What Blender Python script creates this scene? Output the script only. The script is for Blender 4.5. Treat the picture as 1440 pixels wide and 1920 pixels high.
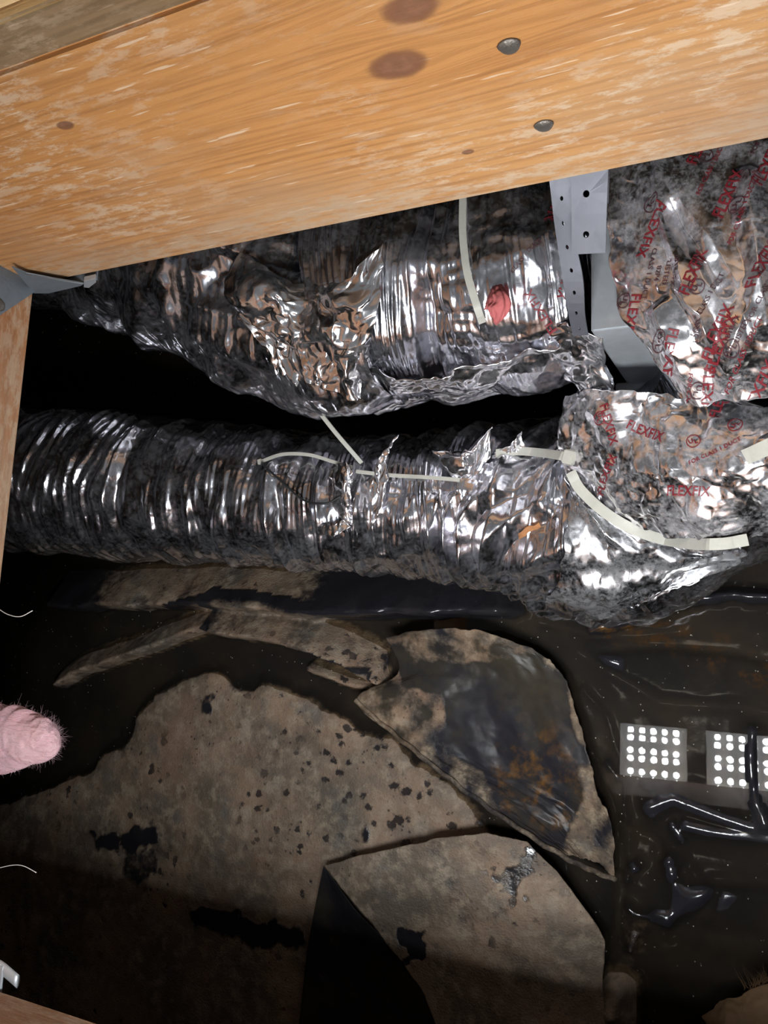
import bpy, bmesh, math, random
import numpy as np
from mathutils import Vector, Matrix
from mathutils.bvhtree import BVHTree

# ------------------------------------------------------------------ camera, world, exposure
for o in list(bpy.data.objects): bpy.data.objects.remove(o)
C = bpy.context.scene.collection
sc = bpy.context.scene
H = 0.87                                   # camera height above the standing water (z = 0)
F = 1443.0                                 # focal length in pixels of the 1440 x 1920 frame
_d = np.array([655., 237., F]); _d /= np.linalg.norm(_d)
_e = np.array([-3190., 80., F]); _e -= _d*(_e@_d); _e /= np.linalg.norm(_e)
RX, RZ = -_e, -_d; RY = np.cross(RZ, RX)
ROT = np.stack([RX, RY, RZ])
cam_d = bpy.data.cameras.new('camera'); cam = bpy.data.objects.new('camera', cam_d); C.objects.link(cam)
cam_d.sensor_fit = 'VERTICAL'; cam_d.sensor_height = 24.0; cam_d.lens = F/1920*24.0
cam_d.clip_start = .01
r, dn, fw = ROT@np.array([1, 0, 0]), ROT@np.array([0, 1, 0]), ROT@np.array([0, 0, 1])
cam.matrix_world = Matrix(((r[0], -dn[0], -fw[0], 0), (r[1], -dn[1], -fw[1], 0), (r[2], -dn[2], -fw[2], H), (0, 0, 0, 1)))
sc.camera = cam
sc.view_settings.view_transform = 'Standard'; sc.view_settings.look = 'None'
sc.view_settings.gamma = 1; sc.view_settings.use_curve_mapping = False
sc.view_settings.exposure = 0.0
LED = 400.0
w = bpy.data.worlds.new('room_light'); sc.world = w; w.use_nodes = True
w.node_tree.nodes['Background'].inputs[0].default_value = (.95, .97, 1, 1)
w.node_tree.nodes['Background'].inputs[1].default_value = .12

# ------------------------------------------------------------------ helpers
def ray(px, py):
    v = ROT@np.array([px-720., py-960., F]); return v/-v[2]
def at(px, py, dep):                        # a photo point at a given depth below the camera
    v = ray(px, py); return np.array([v[0]*dep, v[1]*dep, H-dep])
def at_y(px, py, Y): v = ray(px, py); k = Y/v[1]; return np.array([v[0]*k, Y, H-k])
def at_x(px, py, X): v = ray(px, py); k = X/v[0]; return np.array([X, v[1]*k, H-k])
def ground(px, py, z=0.0): return at(px, py, H-z)[:2]

_rs = np.random.RandomState(7)
_tab = _rs.rand(256, 256)*2-1
def vnoise(x, y):
    x = np.asarray(x, float); y = np.asarray(y, float)
    xi = np.floor(x).astype(int); yi = np.floor(y).astype(int); fx = x-xi; fy = y-yi
    u = fx*fx*fx*(fx*(fx*6-15)+10); v = fy*fy*fy*(fy*(fy*6-15)+10)
    a = _tab[xi & 255, yi & 255]; b = _tab[(xi+1) & 255, yi & 255]
    c = _tab[xi & 255, (yi+1) & 255]; d = _tab[(xi+1) & 255, (yi+1) & 255]
    return (a*(1-u)+b*u)*(1-v)+(c*(1-u)+d*u)*v
def fbm(x, y, o=4):
    s = 0; a = .5
    for i in range(o): s = s+a*vnoise(x*2**i+17.3*i, y*2**i-9.1*i); a *= .5
    return s
def sstep(a, b, x):
    t = np.clip((x-a)/(b-a), 0, 1); return t*t*(3-2*t)
def tri(x): return 2*np.abs(x-np.floor(x)-.5)      # 0..1 with sharp creases
def crumple(u, v, scale, seed, n=7):
    """creased foil relief, about -1..1, u and v in metres"""
    rr = np.random.RandomState(seed); h = 0; tot = 0
    wu = u+.35*scale*vnoise(u/scale*.9+seed, v/scale*.9); wv = v+.35*scale*vnoise(u/scale*.9-seed, v/scale*.9+5)
    for i in range(n):
        a = rr.rand()*math.pi; lam = scale*rr.uniform(.5, 2.2); am = lam/scale
        m = sstep(-.25, .45, vnoise(u/scale*.6+11*i+seed, v/scale*.6-7*i))
        h = h+am*m*(tri((wu*math.cos(a)+wv*math.sin(a))/lam+rr.rand())-.5); tot += am*.5
    return 2.2*h/tot
def polysd(x, y, poly):
    """signed distance to a polygon, positive inside"""
    P = np.asarray(poly, float); d = np.full(x.shape, 1e9); ins = np.zeros(x.shape, bool)
    for i in range(len(P)):
        a = P[i]; b = P[(i+1) % len(P)]; e = b-a
        t = np.clip(((x-a[0])*e[0]+(y-a[1])*e[1])/(e@e+1e-12), 0, 1)
        d = np.minimum(d, np.hypot(x-a[0]-t*e[0], y-a[1]-t*e[1]))
        c = ((a[1] > y) != (b[1] > y)); xx = a[0]+(y-a[1])/(e[1] if abs(e[1]) > 1e-12 else 1e-12)*e[0]
        ins ^= c & (x < xx)
    return np.where(ins, d, -d)
def polyline(x, y, pts):
    """distance, side (+ = left of the walking direction), position 0..1"""
    P = np.asarray(pts, float); d = np.full(x.shape, 1e9); sd = np.zeros(x.shape); tt = np.zeros(x.shape)
    L = np.r_[0, np.cumsum(np.hypot(*(P[1:]-P[:-1]).T))]
    for i in range(len(P)-1):
        a, b = P[i], P[i+1]; e = b-a
        t = np.clip(((x-a[0])*e[0]+(y-a[1])*e[1])/(e@e+1e-12), 0, 1)
        dd = np.hypot(x-a[0]-t*e[0], y-a[1]-t*e[1]); m = dd < d
        d = np.where(m, dd, d); sd = np.where(m, np.sign(e[0]*(y-a[1])-e[1]*(x-a[0])), sd)
        tt = np.where(m, (L[i]+t*(L[i+1]-L[i]))/L[-1], tt)
    return d, sd, tt
def crom(P, n):
    """Catmull-Rom through the rows of P (k, ...) -> n samples along axis 0"""
    P = np.asarray(P, float); k = len(P)
    Q = np.concatenate([2*P[:1]-P[1:2], P, 2*P[-1:]-P[-2:-1]])
    s = np.linspace(0, k-1, n); i = np.minimum(s.astype(int), k-2); t = (s-i).reshape((-1,)+(1,)*(P.ndim-1))
    p0, p1, p2, p3 = Q[i], Q[i+1], Q[i+2], Q[i+3]
    return .5*(2*p1+(p2-p0)*t+(2*p0-5*p1+4*p2-p3)*t**2+(3*p1-p0-3*p2+p3)*t**3)

def mesh_obj(name, V, Fc, mat, parent=None, smooth=True):
    me = bpy.data.meshes.new(name); V = np.asarray(V, float)
    if isinstance(Fc, np.ndarray) and Fc.ndim == 2:
        k = Fc.shape[1]
        me.vertices.add(len(V)); me.vertices.foreach_set('co', V.astype(np.float32).ravel())
        me.loops.add(Fc.size); me.loops.foreach_set('vertex_index', Fc.astype(np.int32).ravel())
        me.polygons.add(len(Fc)); me.polygons.foreach_set('loop_start', np.arange(0, Fc.size, k, dtype=np.int32))
        me.update(calc_edges=True)
    else:
        me.from_pydata([tuple(map(float, v)) for v in V], [], [tuple(f) for f in Fc])
    me.validate()
    if smooth: me.polygons.foreach_set('use_smooth', np.ones(len(me.polygons), bool))
    if mat: me.materials.append(mat)
    o = bpy.data.objects.new(name, me); C.objects.link(o)
    if parent: o.parent = parent; o.matrix_parent_inverse = parent.matrix_world.inverted() if parent.matrix_world != Matrix() else Matrix()
    return o
def bm_obj(name, bm, mat, parent=None, smooth=False):
    me = bpy.data.meshes.new(name); bmesh.ops.recalc_face_normals(bm, faces=bm.faces); bm.to_mesh(me); bm.free()
    if smooth: me.polygons.foreach_set('use_smooth', np.ones(len(me.polygons), bool))
    me.materials.append(mat); o = bpy.data.objects.new(name, me); C.objects.link(o)
    if parent: o.parent = parent
    return o
def gridfaces(n, m, wrap=False):
    i = np.arange(n-1)[:, None]; j = np.arange(m if wrap else m-1)[None, :]; j2 = (j+1) % m
    return np.stack(np.broadcast_arrays(i*m+j, i*m+j2, (i+1)*m+j2, (i+1)*m+j), -1).reshape(-1, 4)
def tag(o, label=None, cat=None, group=None, kind=None):
    if label: o['label'] = label
    if cat: o['category'] = cat
    if group: o['group'] = group
    if kind: o['kind'] = kind
    return o
def empty(name, loc, label, cat, group=None):
    o = bpy.data.objects.new(name, None); C.objects.link(o); o.location = loc; o.empty_display_size = .02
    bpy.context.view_layer.update()
    return tag(o, label, cat, group)
def box_bm(bm, c, s, bev=0, M=None):
    g = bmesh.ops.create_cube(bm, size=1); vs = g['verts']
    for v in vs: v.co = Vector((v.co.x*s[0]+c[0], v.co.y*s[1]+c[1], v.co.z*s[2]+c[2]))
    if bev:
        es = list({e for v in vs for e in v.link_edges})
        vs = bmesh.ops.bevel(bm, geom=es, offset=bev, segments=2, affect='EDGES')['verts']
    if M: bmesh.ops.transform(bm, matrix=M, verts=list(vs))
def attr(o, name, cols):
    a = o.data.attributes.new(name, 'FLOAT_COLOR', 'POINT')
    a.data.foreach_set('color', np.concatenate([cols, np.ones((len(cols), 1))], 1).astype(np.float32).ravel())
def normals_grid(P):
    du = np.gradient(P, axis=0); dv = np.gradient(P, axis=1); n = np.cross(du, dv)
    return n/(np.linalg.norm(n, axis=-1, keepdims=True)+1e-12)
def thick(o, t, off=-1):
    m = o.modifiers.new('thickness', 'SOLIDIFY'); m.thickness = t; m.offset = off

# ------------------------------------------------------------------ materials
class NT:
    def __init__(s, name):
        s.m = bpy.data.materials.new(name); s.m.use_nodes = True; s.t = s.m.node_tree
        s.b = s.t.nodes['Principled BSDF']; s.out = s.t.nodes['Material Output']
    def n(s, typ, props=None, **inp):
        nd = s.t.nodes.new('ShaderNode'+typ)
        for k, v in (props or {}).items(): setattr(nd, k, v)
        for k, v in inp.items():
            k2 = int(k[1:]) if k[0] == '_' else k.replace('_', ' ')
            s.set(nd.inputs[k2], v)
        return nd
    def set(s, sock, v):
        if hasattr(v, 'is_linked'): s.t.links.new(v, sock)
        elif isinstance(v, bpy.types.Node): s.t.links.new(v.outputs[0], sock)
        elif isinstance(v, tuple) and len(v) == 3 and sock.type == 'RGBA': sock.default_value = (*v, 1)
        else: sock.default_value = v
    def p(s, **k):
        for a, v in k.items(): s.set(s.b.inputs[a.replace('_', ' ')], v)
    def coord(s, kind='Object'): return s.n('TexCoord').outputs[kind]
    def map(s, vec, sc=(1, 1, 1), rot=(0, 0, 0), loc=(0, 0, 0)): return s.n('Mapping', Vector=vec, Scale=sc, Rotation=rot, Location=loc).outputs[0]
    def noise(s, vec, sc, det=4, rough=.55, dist=0): return s.n('TexNoise', Vector=vec, Scale=sc, Detail=det, Roughness=rough, Distortion=dist).outputs[0]
    def math(s, op, a, b=0.0, c=0.0, clamp=False): return s.n('Math', dict(operation=op, use_clamp=clamp), _0=a, _1=b, _2=c).outputs[0]
    def ramp(s, f, lo, hi, a=0.0, b=1.0): return s.n('MapRange', dict(interpolation_type='SMOOTHSTEP'), _0=f, _1=lo, _2=hi, _3=a, _4=b).outputs[0]
    def mix(s, f, a, b, mode='MIX'):
        nd = s.t.nodes.new('ShaderNodeMix'); nd.data_type = 'RGBA'; nd.blend_type = mode
        s.set(nd.inputs[0], f); s.set(nd.inputs[6], a); s.set(nd.inputs[7], b); return nd.outputs[2]
    def bump(s, h, st, dist=.001): 
        b = s.n('Bump', Strength=st, Distance=dist, Height=h); s.set(s.b.inputs['Normal'], b.outputs[0]); return b

def wood_mat(name, base, light, dark, knots=(), wear=.5, red=0.0):
    t = NT(name); co = t.coord()
    sx, sy, sz = t.n('SeparateXYZ', Vector=co).outputs
    off = None; kmask = None; kring = None
    for (kx, kz, kr) in knots:
        dx = t.math('MULTIPLY', t.math('SUBTRACT', sx, kx), .62); dz = t.math('SUBTRACT', sz, kz)
        d = t.math('SQRT', t.math('ADD', t.math('MULTIPLY', dx, dx), t.math('MULTIPLY', dz, dz)))
        e = t.math('EXPONENT', t.math('MULTIPLY', t.math('DIVIDE', d, kr*2.4), -1.0))
        o_ = t.math('MULTIPLY', e, t.math('MULTIPLY', t.math('SIGN', dz), kr*1.3))
        off = o_ if off is None else t.math('ADD', off, o_)
        d2 = t.math('ADD', d, t.math('MULTIPLY', t.math('SUBTRACT', t.noise(co, 60, 4), .5), kr*.55))
        k = t.ramp(d2, kr*1.15, kr*.55)
        kmask = k if kmask is None else t.math('MAXIMUM', kmask, k)
        rr_ = t.math('MULTIPLY', t.ramp(d2, kr*.45, kr*.85), t.ramp(d2, kr*1.25, kr*.9)); kring = rr_ if kring is None else t.math('MAXIMUM', kring, rr_)
    z2 = t.math('SUBTRACT', sz, off) if off is not None else sz
    cv = t.n('CombineXYZ', X=sx, Y=sy, Z=z2).outputs[0]
    warp = t.noise(t.map(co, (3, 6, 6)), 1.0, 2)
    g = t.n('TexWave', dict(wave_type='BANDS', bands_direction='Z'), Vector=t.map(cv, (.10, .6, 1)), Scale=46.0, Distortion=5.0, Detail=3.0, Detail_Scale=1.6).outputs[1]
    fine = t.noise(t.map(cv, (9, 330, 330)), 1.0, 6, .7)
    big = t.noise(t.map(co, (4, 9, 9)), 1.0, 3)
    col = t.mix(t.math('MULTIPLY', t.ramp(g, .62, 1.0), t.ramp(warp, .3, .7, .15, .75)), base, dark)
    col = t.mix(t.math('MULTIPLY', t.ramp(fine, .42, .72), .75), col, dark)
    col = t.mix(t.math('MULTIPLY', t.ramp(big, .42, .7), .55), col, light)
    # pale scuffs, scratches and fuzzy fibres
    sc1 = t.noise(t.map(co, (44, 150, 130), (0, .4, 0)), 1.0, 7, .75)
    blot = t.noise(t.map(co, (7, 9, 9)), 1.0, 3)
    wm = t.math('MULTIPLY', t.ramp(sc1, .48, .60), t.ramp(blot, .38, .62))
    col = t.mix(t.math('MULTIPLY', wm, wear), col, (.62, .47, .33))
    ed = t.math('MULTIPLY', t.ramp(t.math('ADD', sz, t.math('MULTIPLY', t.math('SUBTRACT', blot, .5), .10)), -.055, -.085), t.ramp(sc1, .40, .58))
    col = t.mix(t.math('MULTIPLY', ed, .7), col, (.50, .37, .25))
    scr = t.noise(t.map(co, (30, 300, 420), (0, -.55, 0)), 1.0, 2)
    col = t.mix(t.math('MULTIPLY', t.ramp(scr, .66, .72), wear*.9), col, (.72, .56, .40))
    grey = t.noise(t.map(co, (3, 5, 6), loc=(3, 0, 1)), 1.0, 4)
    col = t.mix(t.math('MULTIPLY', t.ramp(grey, .46, .72), .55), col, (.34, .25, .175))
    if kmask is not None:
        kc = t.mix(t.noise(co, 220, 3), (.09, .035, .022), (.27, .125, .075))
        col = t.mix(t.math('MULTIPLY', kmask, .85), col, kc)
        col = t.mix(t.math('MULTIPLY', kring, .6), col, (.13, .05, .03))
    t.p(Base_Color=col, Roughness=.62)
    t.b.inputs['Specular IOR Level'].default_value = .3
    t.bump(t.math('ADD', t.math('MULTIPLY', fine, .6), t.math('MULTIPLY', sc1, .8)), .5, .0012)
    return t.m

def foil_mat(name, tint, rough, dust, dustcol, bump=.25, streak=None, spec=220):
    t = NT(name); co = t.coord()
    d = t.noise(co, 26, 8, .78); f = t.noise(co, 240, 4, .75)
    dm = t.math('MULTIPLY', t.ramp(t.math('ADD', d, t.math('MULTIPLY', t.math('SUBTRACT', f, .5), .5)), .38, .72), dust)
    sp = t.n('TexVoronoi', Vector=co, Scale=float(spec)).outputs[0]
    spk = t.math('MULTIPLY', t.ramp(sp, .16, .08), t.ramp(t.noise(co, 9, 3), .45, .6))
    met = t.math('SUBTRACT', 1.0, dm)
    col = t.mix(dm, tint, dustcol)
    col = t.mix(t.math('MULTIPLY', spk, .6), col, (.75, .73, .70))
    t.p(Base_Color=col, Metallic=met, Roughness=t.math('ADD', t.math('MULTIPLY', dm, .3), rough))
    a = t.noise(co, 70, 5, .6, .6); v = t.n('TexVoronoi', dict(feature='DISTANCE_TO_EDGE'), Vector=t.map(co, (1, 1, 1)), Scale=46.0).outputs[0]
    t.bump(t.math('ADD', a, t.math('MULTIPLY', t.ramp(v, 0, .12), .35)), bump, .004)
    return t.m

def plain(name, col, rough=.5, metal=0.0, bump=0.0, sc=120, var=.25):
    t = NT(name); co = t.coord(); nz = t.noise(co, sc, 5, .6); b = t.noise(co, sc*.12, 4)
    c2 = tuple(c*(1-var) for c in col); c3 = tuple(min(1, c*(1+var*.6)) for c in col)
    t.p(Base_Color=t.mix(t.math('ADD', t.math('MULTIPLY', nz, .5), t.math('MULTIPLY', b, .5)), c2, c3), Roughness=rough, Metallic=metal)
    if bump: t.bump(nz, bump, .001)
    return t.m

WOOD_KNOTS = []
YJ = .254; XH = -.497; ZB = H-.409; ZT = ZB+.184
for (px, py, kr) in ((770, 15, .0076), (745, 122, .0084), (123, 235, .003), (877, 285, .002)):
    p = at_y(px, py, YJ); WOOD_KNOTS.append((p[0], p[2]-(ZB+ZT)/2, kr))
M_joist = wood_mat('joist_wood', (.52, .245, .080), (.57, .33, .145), (.31, .13, .042), WOOD_KNOTS, .75)
M_header = wood_mat('header_wood', (.38, .155, .055), (.44, .20, .08), (.23, .08, .028), (), .5)
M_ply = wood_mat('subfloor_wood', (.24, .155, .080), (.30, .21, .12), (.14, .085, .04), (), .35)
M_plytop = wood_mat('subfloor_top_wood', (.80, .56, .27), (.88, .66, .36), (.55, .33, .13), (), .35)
M_foil = foil_mat('flex_duct_foil', (.70, .70, .75), .17, .10, (.13, .105, .115), .09)
M_foil2 = foil_mat('sleeve_foil', (.92, .92, .95), .18, .08, (.20, .18, .17), .08)
M_foilp = foil_mat('printed_foil', (.88, .87, .90),  .18, .34, (.24, .19, .21), .03, spec=150)
M_galv = plain('galvanised_steel', (.48, .51, .54), .42, .5, .15, 90, .5)
M_strap = plain('grey_strap_steel', (.105, .108, .128), .45, .35, .08, 160, .10)
M_nail = plain('nail_steel', (.19, .17, .15), .45, .7, .4, 700, .4)
M_hang = plain('hanger_steel', (.21, .24, .27), .55, .45, .25, 180, .35)
M_tie = plain('white_nylon', (.44, .43, .38), .45, 0, .2, 300, .25)
M_ink = plain('red_ink', (.17, .010, .016), .5, 0, 0, 300, .3)
M_inkd = plain('dark_ink', (.06, .02, .025), .5, 0, 0, 300, .3)
M_kraft = plain('kraft_paper', (.10, .055, .022), .8, 0, .5, 200, .45)
M_fibre = plain('glass_fibre', (.75, .70, .66), .5)
M_conc = plain('block_wall', (.12, .11, .10), .9, 0, .4, 60)

def pink_mat():
    t = NT('pink_glass_wool'); co = t.coord()
    n = t.noise(t.map(co, (90, 420, 420), (0, 0, .25)), 1.0, 6, .75); b = t.noise(co, 28, 3)
    t.p(Base_Color=t.mix(t.math('ADD', t.math('MULTIPLY', n, .5), t.math('MULTIPLY', b, .5)), (.60, .26, .30), (.80, .60, .63)), Roughness=.95)
    t.b.inputs['Subsurface Weight'].default_value = .2; t.b.inputs['Subsurface Radius'].default_value = (.01, .006, .006)
    t.bump(n, .9, .004); return t.m
M_pink = pink_mat()

def sheet_mat():
    """black polythene; vertex colour mask: R mud coat, G rust silt, B scraped bare"""
    t = NT('black_polythene'); co = t.coord()
    a = t.n('Attribute', dict(attribute_name='mask')); mr, mg, mb = t.n('SeparateColor', Color=a.outputs[0]).outputs
    n1 = t.noise(co, 11, 7, .62); n2 = t.noise(co, 60, 6, .65); n3 = t.noise(co, 420, 3, .6)
    mud = t.mix(t.ramp(n1, .34, .66), (.105, .084, .062), (.25, .168, .112))
    mud = t.mix(t.math('MULTIPLY', t.ramp(n2, .45, .68), .75), mud, (.31, .25, .18))
    mud = t.mix(t.math('MULTIPLY', t.ramp(t.noise(co, 24, 5, .7), .52, .70), .6), mud, (.105, .10, .092))
    mud = t.mix(t.math('MULTIPLY', t.ramp(t.noise(co, 7, 4), .52, .68), .5), mud, (.22, .125, .085))
    mud = t.mix(t.math('MULTIPLY', t.ramp(n3, .55, .75), .35), mud, (.08, .065, .05))
    pl = t.mix(n2, (.010, .010, .013), (.022, .021, .025))
    film = t.math('MULTIPLY', t.ramp(n1, .48, .72), .22)
    pl = t.mix(film, pl, (.050, .042, .032))
    pl = t.mix(t.ramp(t.n('SeparateXYZ', Vector=co).outputs[2], .0, -.012, 0, .55), pl, t.mix(t.ramp(n1, .35, .65), (.032, .030, .034), (.066, .054, .040)))
    rust = t.mix(n2, (.05, .026, .008), (.13, .062, .018))
    pl = t.mix(t.ramp(mb, .40, .22, 0, .6), pl, t.mix(t.ramp(n1, .4, .62), (.016, .015, .019), (.042, .034, .020)))
    pl = t.mix(t.math('MULTIPLY', t.ramp(t.math('ADD', mg, t.math('MULTIPLY', t.math('SUBTRACT', n1, .5), 1.3)), .35, 1.0), t.ramp(n2, .46, .66)), pl, rust)
    edge = t.ramp(t.math('ADD', mr, t.math('MULTIPLY', t.math('SUBTRACT', n2, .5), 1.0)), .18, .80)
    vor = t.n('TexVoronoi', Vector=t.map(co, (1, 1.2, 1)), Scale=52.0).outputs[0]
    spots = t.math('MULTIPLY', t.ramp(t.math('ADD', vor, t.math('MULTIPLY', t.math('SUBTRACT', n2, .5), 1.5)), .26, .14), t.ramp(t.math('ADD', mb, t.math('MULTIPLY', t.math('SUBTRACT', n1, .5), 1.6)), .30, .70))
    vor2 = t.n('TexVoronoi', Vector=co, Scale=130.0).outputs[0]
    sp2 = t.math('MULTIPLY', t.ramp(t.math('ADD', vor2, t.math('MULTIPLY', t.math('SUBTRACT', n2, .5), 1.2)), .20, .10), t.ramp(t.noise(co, 15, 4), .46, .62))
    spots = t.math('MAXIMUM', spots, t.math('MULTIPLY', sp2, .8))
    m = t.math('MULTIPLY', edge, t.math('SUBTRACT', 1.0, t.math('MULTIPLY', spots, .9)), clamp=True)
    col = t.mix(m, pl, mud)
    t.p(Base_Color=col, Roughness=t.math('ADD', t.math('MULTIPLY', m, .42), t.ramp(mb, .22, .40, .30, .16)))
    zz = t.n('SeparateXYZ', Vector=t.n('NewGeometry').outputs[0]).outputs[2]
    t.p(Specular_IOR_Level=t.math('MULTIPLY', t.ramp(zz, -.001, .001, .03, .5), t.ramp(mb, .22, .40, .22, 1.0)))     # no shine where water lies over it
    t.bump(t.math('ADD', t.math('MULTIPLY', t.math('ADD', n3, n2), m), t.math('MULTIPLY', n2, .25)), .5, .0025)
    return t.m
M_sheet = sheet_mat()

def water_mat():
    t = NT('muddy_water'); co = t.coord()
    b = t.n('Bump', Strength=.02, Distance=.002, Height=t.noise(co, 18, 2))
    fr = t.n('Fresnel', IOR=1.33); t.set(fr.inputs['Normal'], b.outputs[0])
    tr = t.n('BsdfTransparent', Color=t.mix(t.noise(co, 9, 5), (.62, .57, .49), (.80, .76, .70)))
    gl = t.n('BsdfGlossy', Roughness=.015, Color=(1, 1, 1)); t.set(gl.inputs['Normal'], b.outputs[0])
    mx = t.n('MixShader', _0=fr.outputs[0], _1=tr.outputs[0], _2=gl.outputs[0])
    v = t.n('TexVoronoi', Vector=co, Scale=150.0).outputs[0]
    spk = t.math('MULTIPLY', t.ramp(v, .13, .08), t.ramp(t.noise(co, 60, 2), .50, .62))
    df = t.n('BsdfDiffuse', Color=(.45, .42, .36))
    silt = t.n('BsdfDiffuse', Color=(.095, .082, .064))
    mx1 = t.n('MixShader', _0=.045, _1=mx.outputs[0], _2=silt.outputs[0])
    mx2 = t.n('MixShader', _0=t.math('MULTIPLY', spk, .6), _1=mx1.outputs[0], _2=df.outputs[0])
    t.t.links.new(mx2.outputs[0], t.out.inputs[0]); return t.m
M_water = water_mat()
def emit(name, col, st):
    t = NT(name); t.p(Base_Color=(.8, .8, .8), Emission_Color=col, Emission_Strength=st); return t.m
M_led = emit('led_emitter', (.93, .97, 1.0), LED)
M_lens = emit('lit_led_board', (.85, .93, 1.0), LED*.010)
M_lamp = plain('lamp_housing_black', (.03, .03, .03), .5)

# ------------------------------------------------------------------ work lamp (seen mirrored in the water)
lamp = empty('work_light', (-.066, -.30, .66), 'twin head LED work light on a bar above the floor hole, mirrored in the water', 'lamp')
def child(name, bm, mat, parent, smooth=False):
    o = bm_obj(name, bm, mat, None, smooth); o.parent = parent; o.matrix_parent_inverse = parent.matrix_world.inverted(); return o
led_me = None
for hx in (-.148, .010):
    Mh = Matrix.Translation((hx, -.234, .772)) @ Matrix.Rotation(math.radians(8), 4, 'X') @ Matrix.Rotation(math.radians(-7), 4, 'Y')
    bm = bmesh.new(); box_bm(bm, (0, 0, .016), (.132, .122, .026), .004, Mh)
    for k in range(7): box_bm(bm, (-.05+k*.0167, 0, .036), (.003, .10, .016), 0, Mh)
    hd = child('lamp_head', bm, M_lamp, lamp)
    bm = bmesh.new(); box_bm(bm, (0, 0, .0015), (.124, .114, .002), 0, Mh); bd = child('led_board', bm, M_lens, hd)
    if led_me is None:
        bm = bmesh.new(); bmesh.ops.create_circle(bm, cap_ends=True, segments=8, radius=.0058)
        bmesh.ops.reverse_faces(bm, faces=[f for f in bm.faces if f.normal.z > 0])
        led_me = bpy.data.meshes.new('led'); bm.to_mesh(led_me); bm.free(); led_me.materials.append(M_led)
    for i in range(5):
        for j in range(3):
            for k in (-1, 1):
                o = bpy.data.objects.new('led', led_me); C.objects.link(o)
                o.parent = hd; o.matrix_parent_inverse = lamp.matrix_world.inverted()
                o.matrix_world = Mh @ Matrix.Translation((-.0424+i*.0212, (j-1)*.039+k*.0074, -.0006))
bm = bmesh.new(); box_bm(bm, (-.066, -.31, .80), (.36, .02, .02), .003); child('crossbar', bm, M_lamp, lamp)
for x in (-.148, .010):
    bm = bmesh.new(); box_bm(bm, (x, -.285, .80), (.02, .06, .012), .002); child('bracket', bm, M_lamp, lamp)
for x in (-.23, .10):
    bm = bmesh.new(); box_bm(bm, (x, -.31, .729), (.02, .02, .136), .003); box_bm(bm, (x, -.33, .665), (.02, .14, .008), .002)
    child('stand_leg', bm, M_lamp, lamp)

# ------------------------------------------------------------------ setting: subfloor with the hole, walls, ground
ZS = ZT+.0225
bm = bmesh.new()
for (x0, x1, y0, y1) in ((-1.6, 1.3, YJ-.001, 1.4), (-1.6, 1.3, -1.2, -YJ-.012), (-1.6, XH-.004, -YJ-.012, YJ-.001), (.62, 1.3, -YJ-.012, YJ-.001)):
    box_bm(bm, ((x0+x1)/2, (y0+y1)/2, (ZT+ZS)/2+.0002), (x1-x0, y1-y0, ZS-ZT), .0012)
cl = bm_obj('ceiling', bm, M_ply); tag(cl, 'cut subfloor boards around the hole, brown edge seen at top left', kind='structure')
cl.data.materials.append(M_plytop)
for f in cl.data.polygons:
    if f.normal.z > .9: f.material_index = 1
for nm, c, s in (('wall_back', (-.15, 1.4, .33), (2.9, .04, .66)), ('wall_front', (-.15, -1.2, .33), (2.9, .04, .66)),
                 ('wall_left', (-1.6, .1, .33), (.04, 2.6, .66)), ('wall_right', (1.3, .1, .33), (.04, 2.6, .66))):
    bm = bmesh.new(); box_bm(bm, (c[0], c[1], .28), (s[0], s[1], .70)); tag(bm_obj(nm, bm, M_conc), kind='structure')

bm = bmesh.new(); box_bm(bm, (-.15, 0, ZS+.02), (2.8, .089, .038), .002); tr = bm_obj('trim_1', bm, M_plytop); tr.location = (0, YJ+.0445+.003, 0); tag(tr, 'bright yellow wooden plate lying on the subfloor, top left corner', kind='structure')
# ------------------------------------------------------------------ joists
def joist(name, L, label, loc, rz, mat):
    bm = bmesh.new(); box_bm(bm, (0, 0, 0), (L, .038, .184), .0025)
    bmesh.ops.subdivide_edges(bm, edges=[e for e in bm.edges if e.calc_length() > .3], cuts=40, use_grid_fill=True)
    o = bm_obj(name, bm, mat); o.location = loc; o.rotation_euler = (0, 0, rz)
    tag(o, label, 'joist'); bpy.context.view_layer.update(); return o
ZM = (ZB+ZT)/2
# the knots are given in world x / z: shift them to the joist's own frame by keeping its origin at x = 0, z = ZM
JT = joist('floor_joist', 1.79, 'wide orange-brown floor joist with nail heads and two knots across the top', (0, YJ+.019, ZM), 0, M_joist)
JT.data.transform(Matrix.Translation((XH+1.79/2, 0, 0)))
JB = joist('floor_joist', 1.79, 'reddish floor joist corner at bottom left beside the dark floor', (0, -YJ-.019, ZM), 0, M_header)
JB.data.transform(Matrix.Translation((XH+1.79/2, 0, 0)))
JH = joist('header_joist', 1.9, 'reddish header joist at the left edge below the steel hanger', (XH-.019, 0, ZM), math.pi/2, M_header)
def nail_at(p, ax, r, parent, lx=1.3):
    bm = bmesh.new(); bmesh.ops.create_uvsphere(bm, u_segments=16, v_segments=8, radius=r)
    for v in bm.verts:
        v.co.z *= .28; v.co.x *= 1+.12*math.sin(3*v.co.y/r); v.co.y *= .92
    o = bm_obj('nail', bm, M_nail, None, True); o.parent = parent; o.matrix_parent_inverse = parent.matrix_world.inverted()
    o.matrix_world = Matrix.Translation(p) @ Vector(ax).to_track_quat('Z', 'Y').to_matrix().to_4x4(); return o
for (px, py, r) in ((955, 87, .0052), (1020, 236, .0050)):
    p = at_y(px, py, YJ-.0005); nail_at(p, (0, -1, 0), r, JT)

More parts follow.
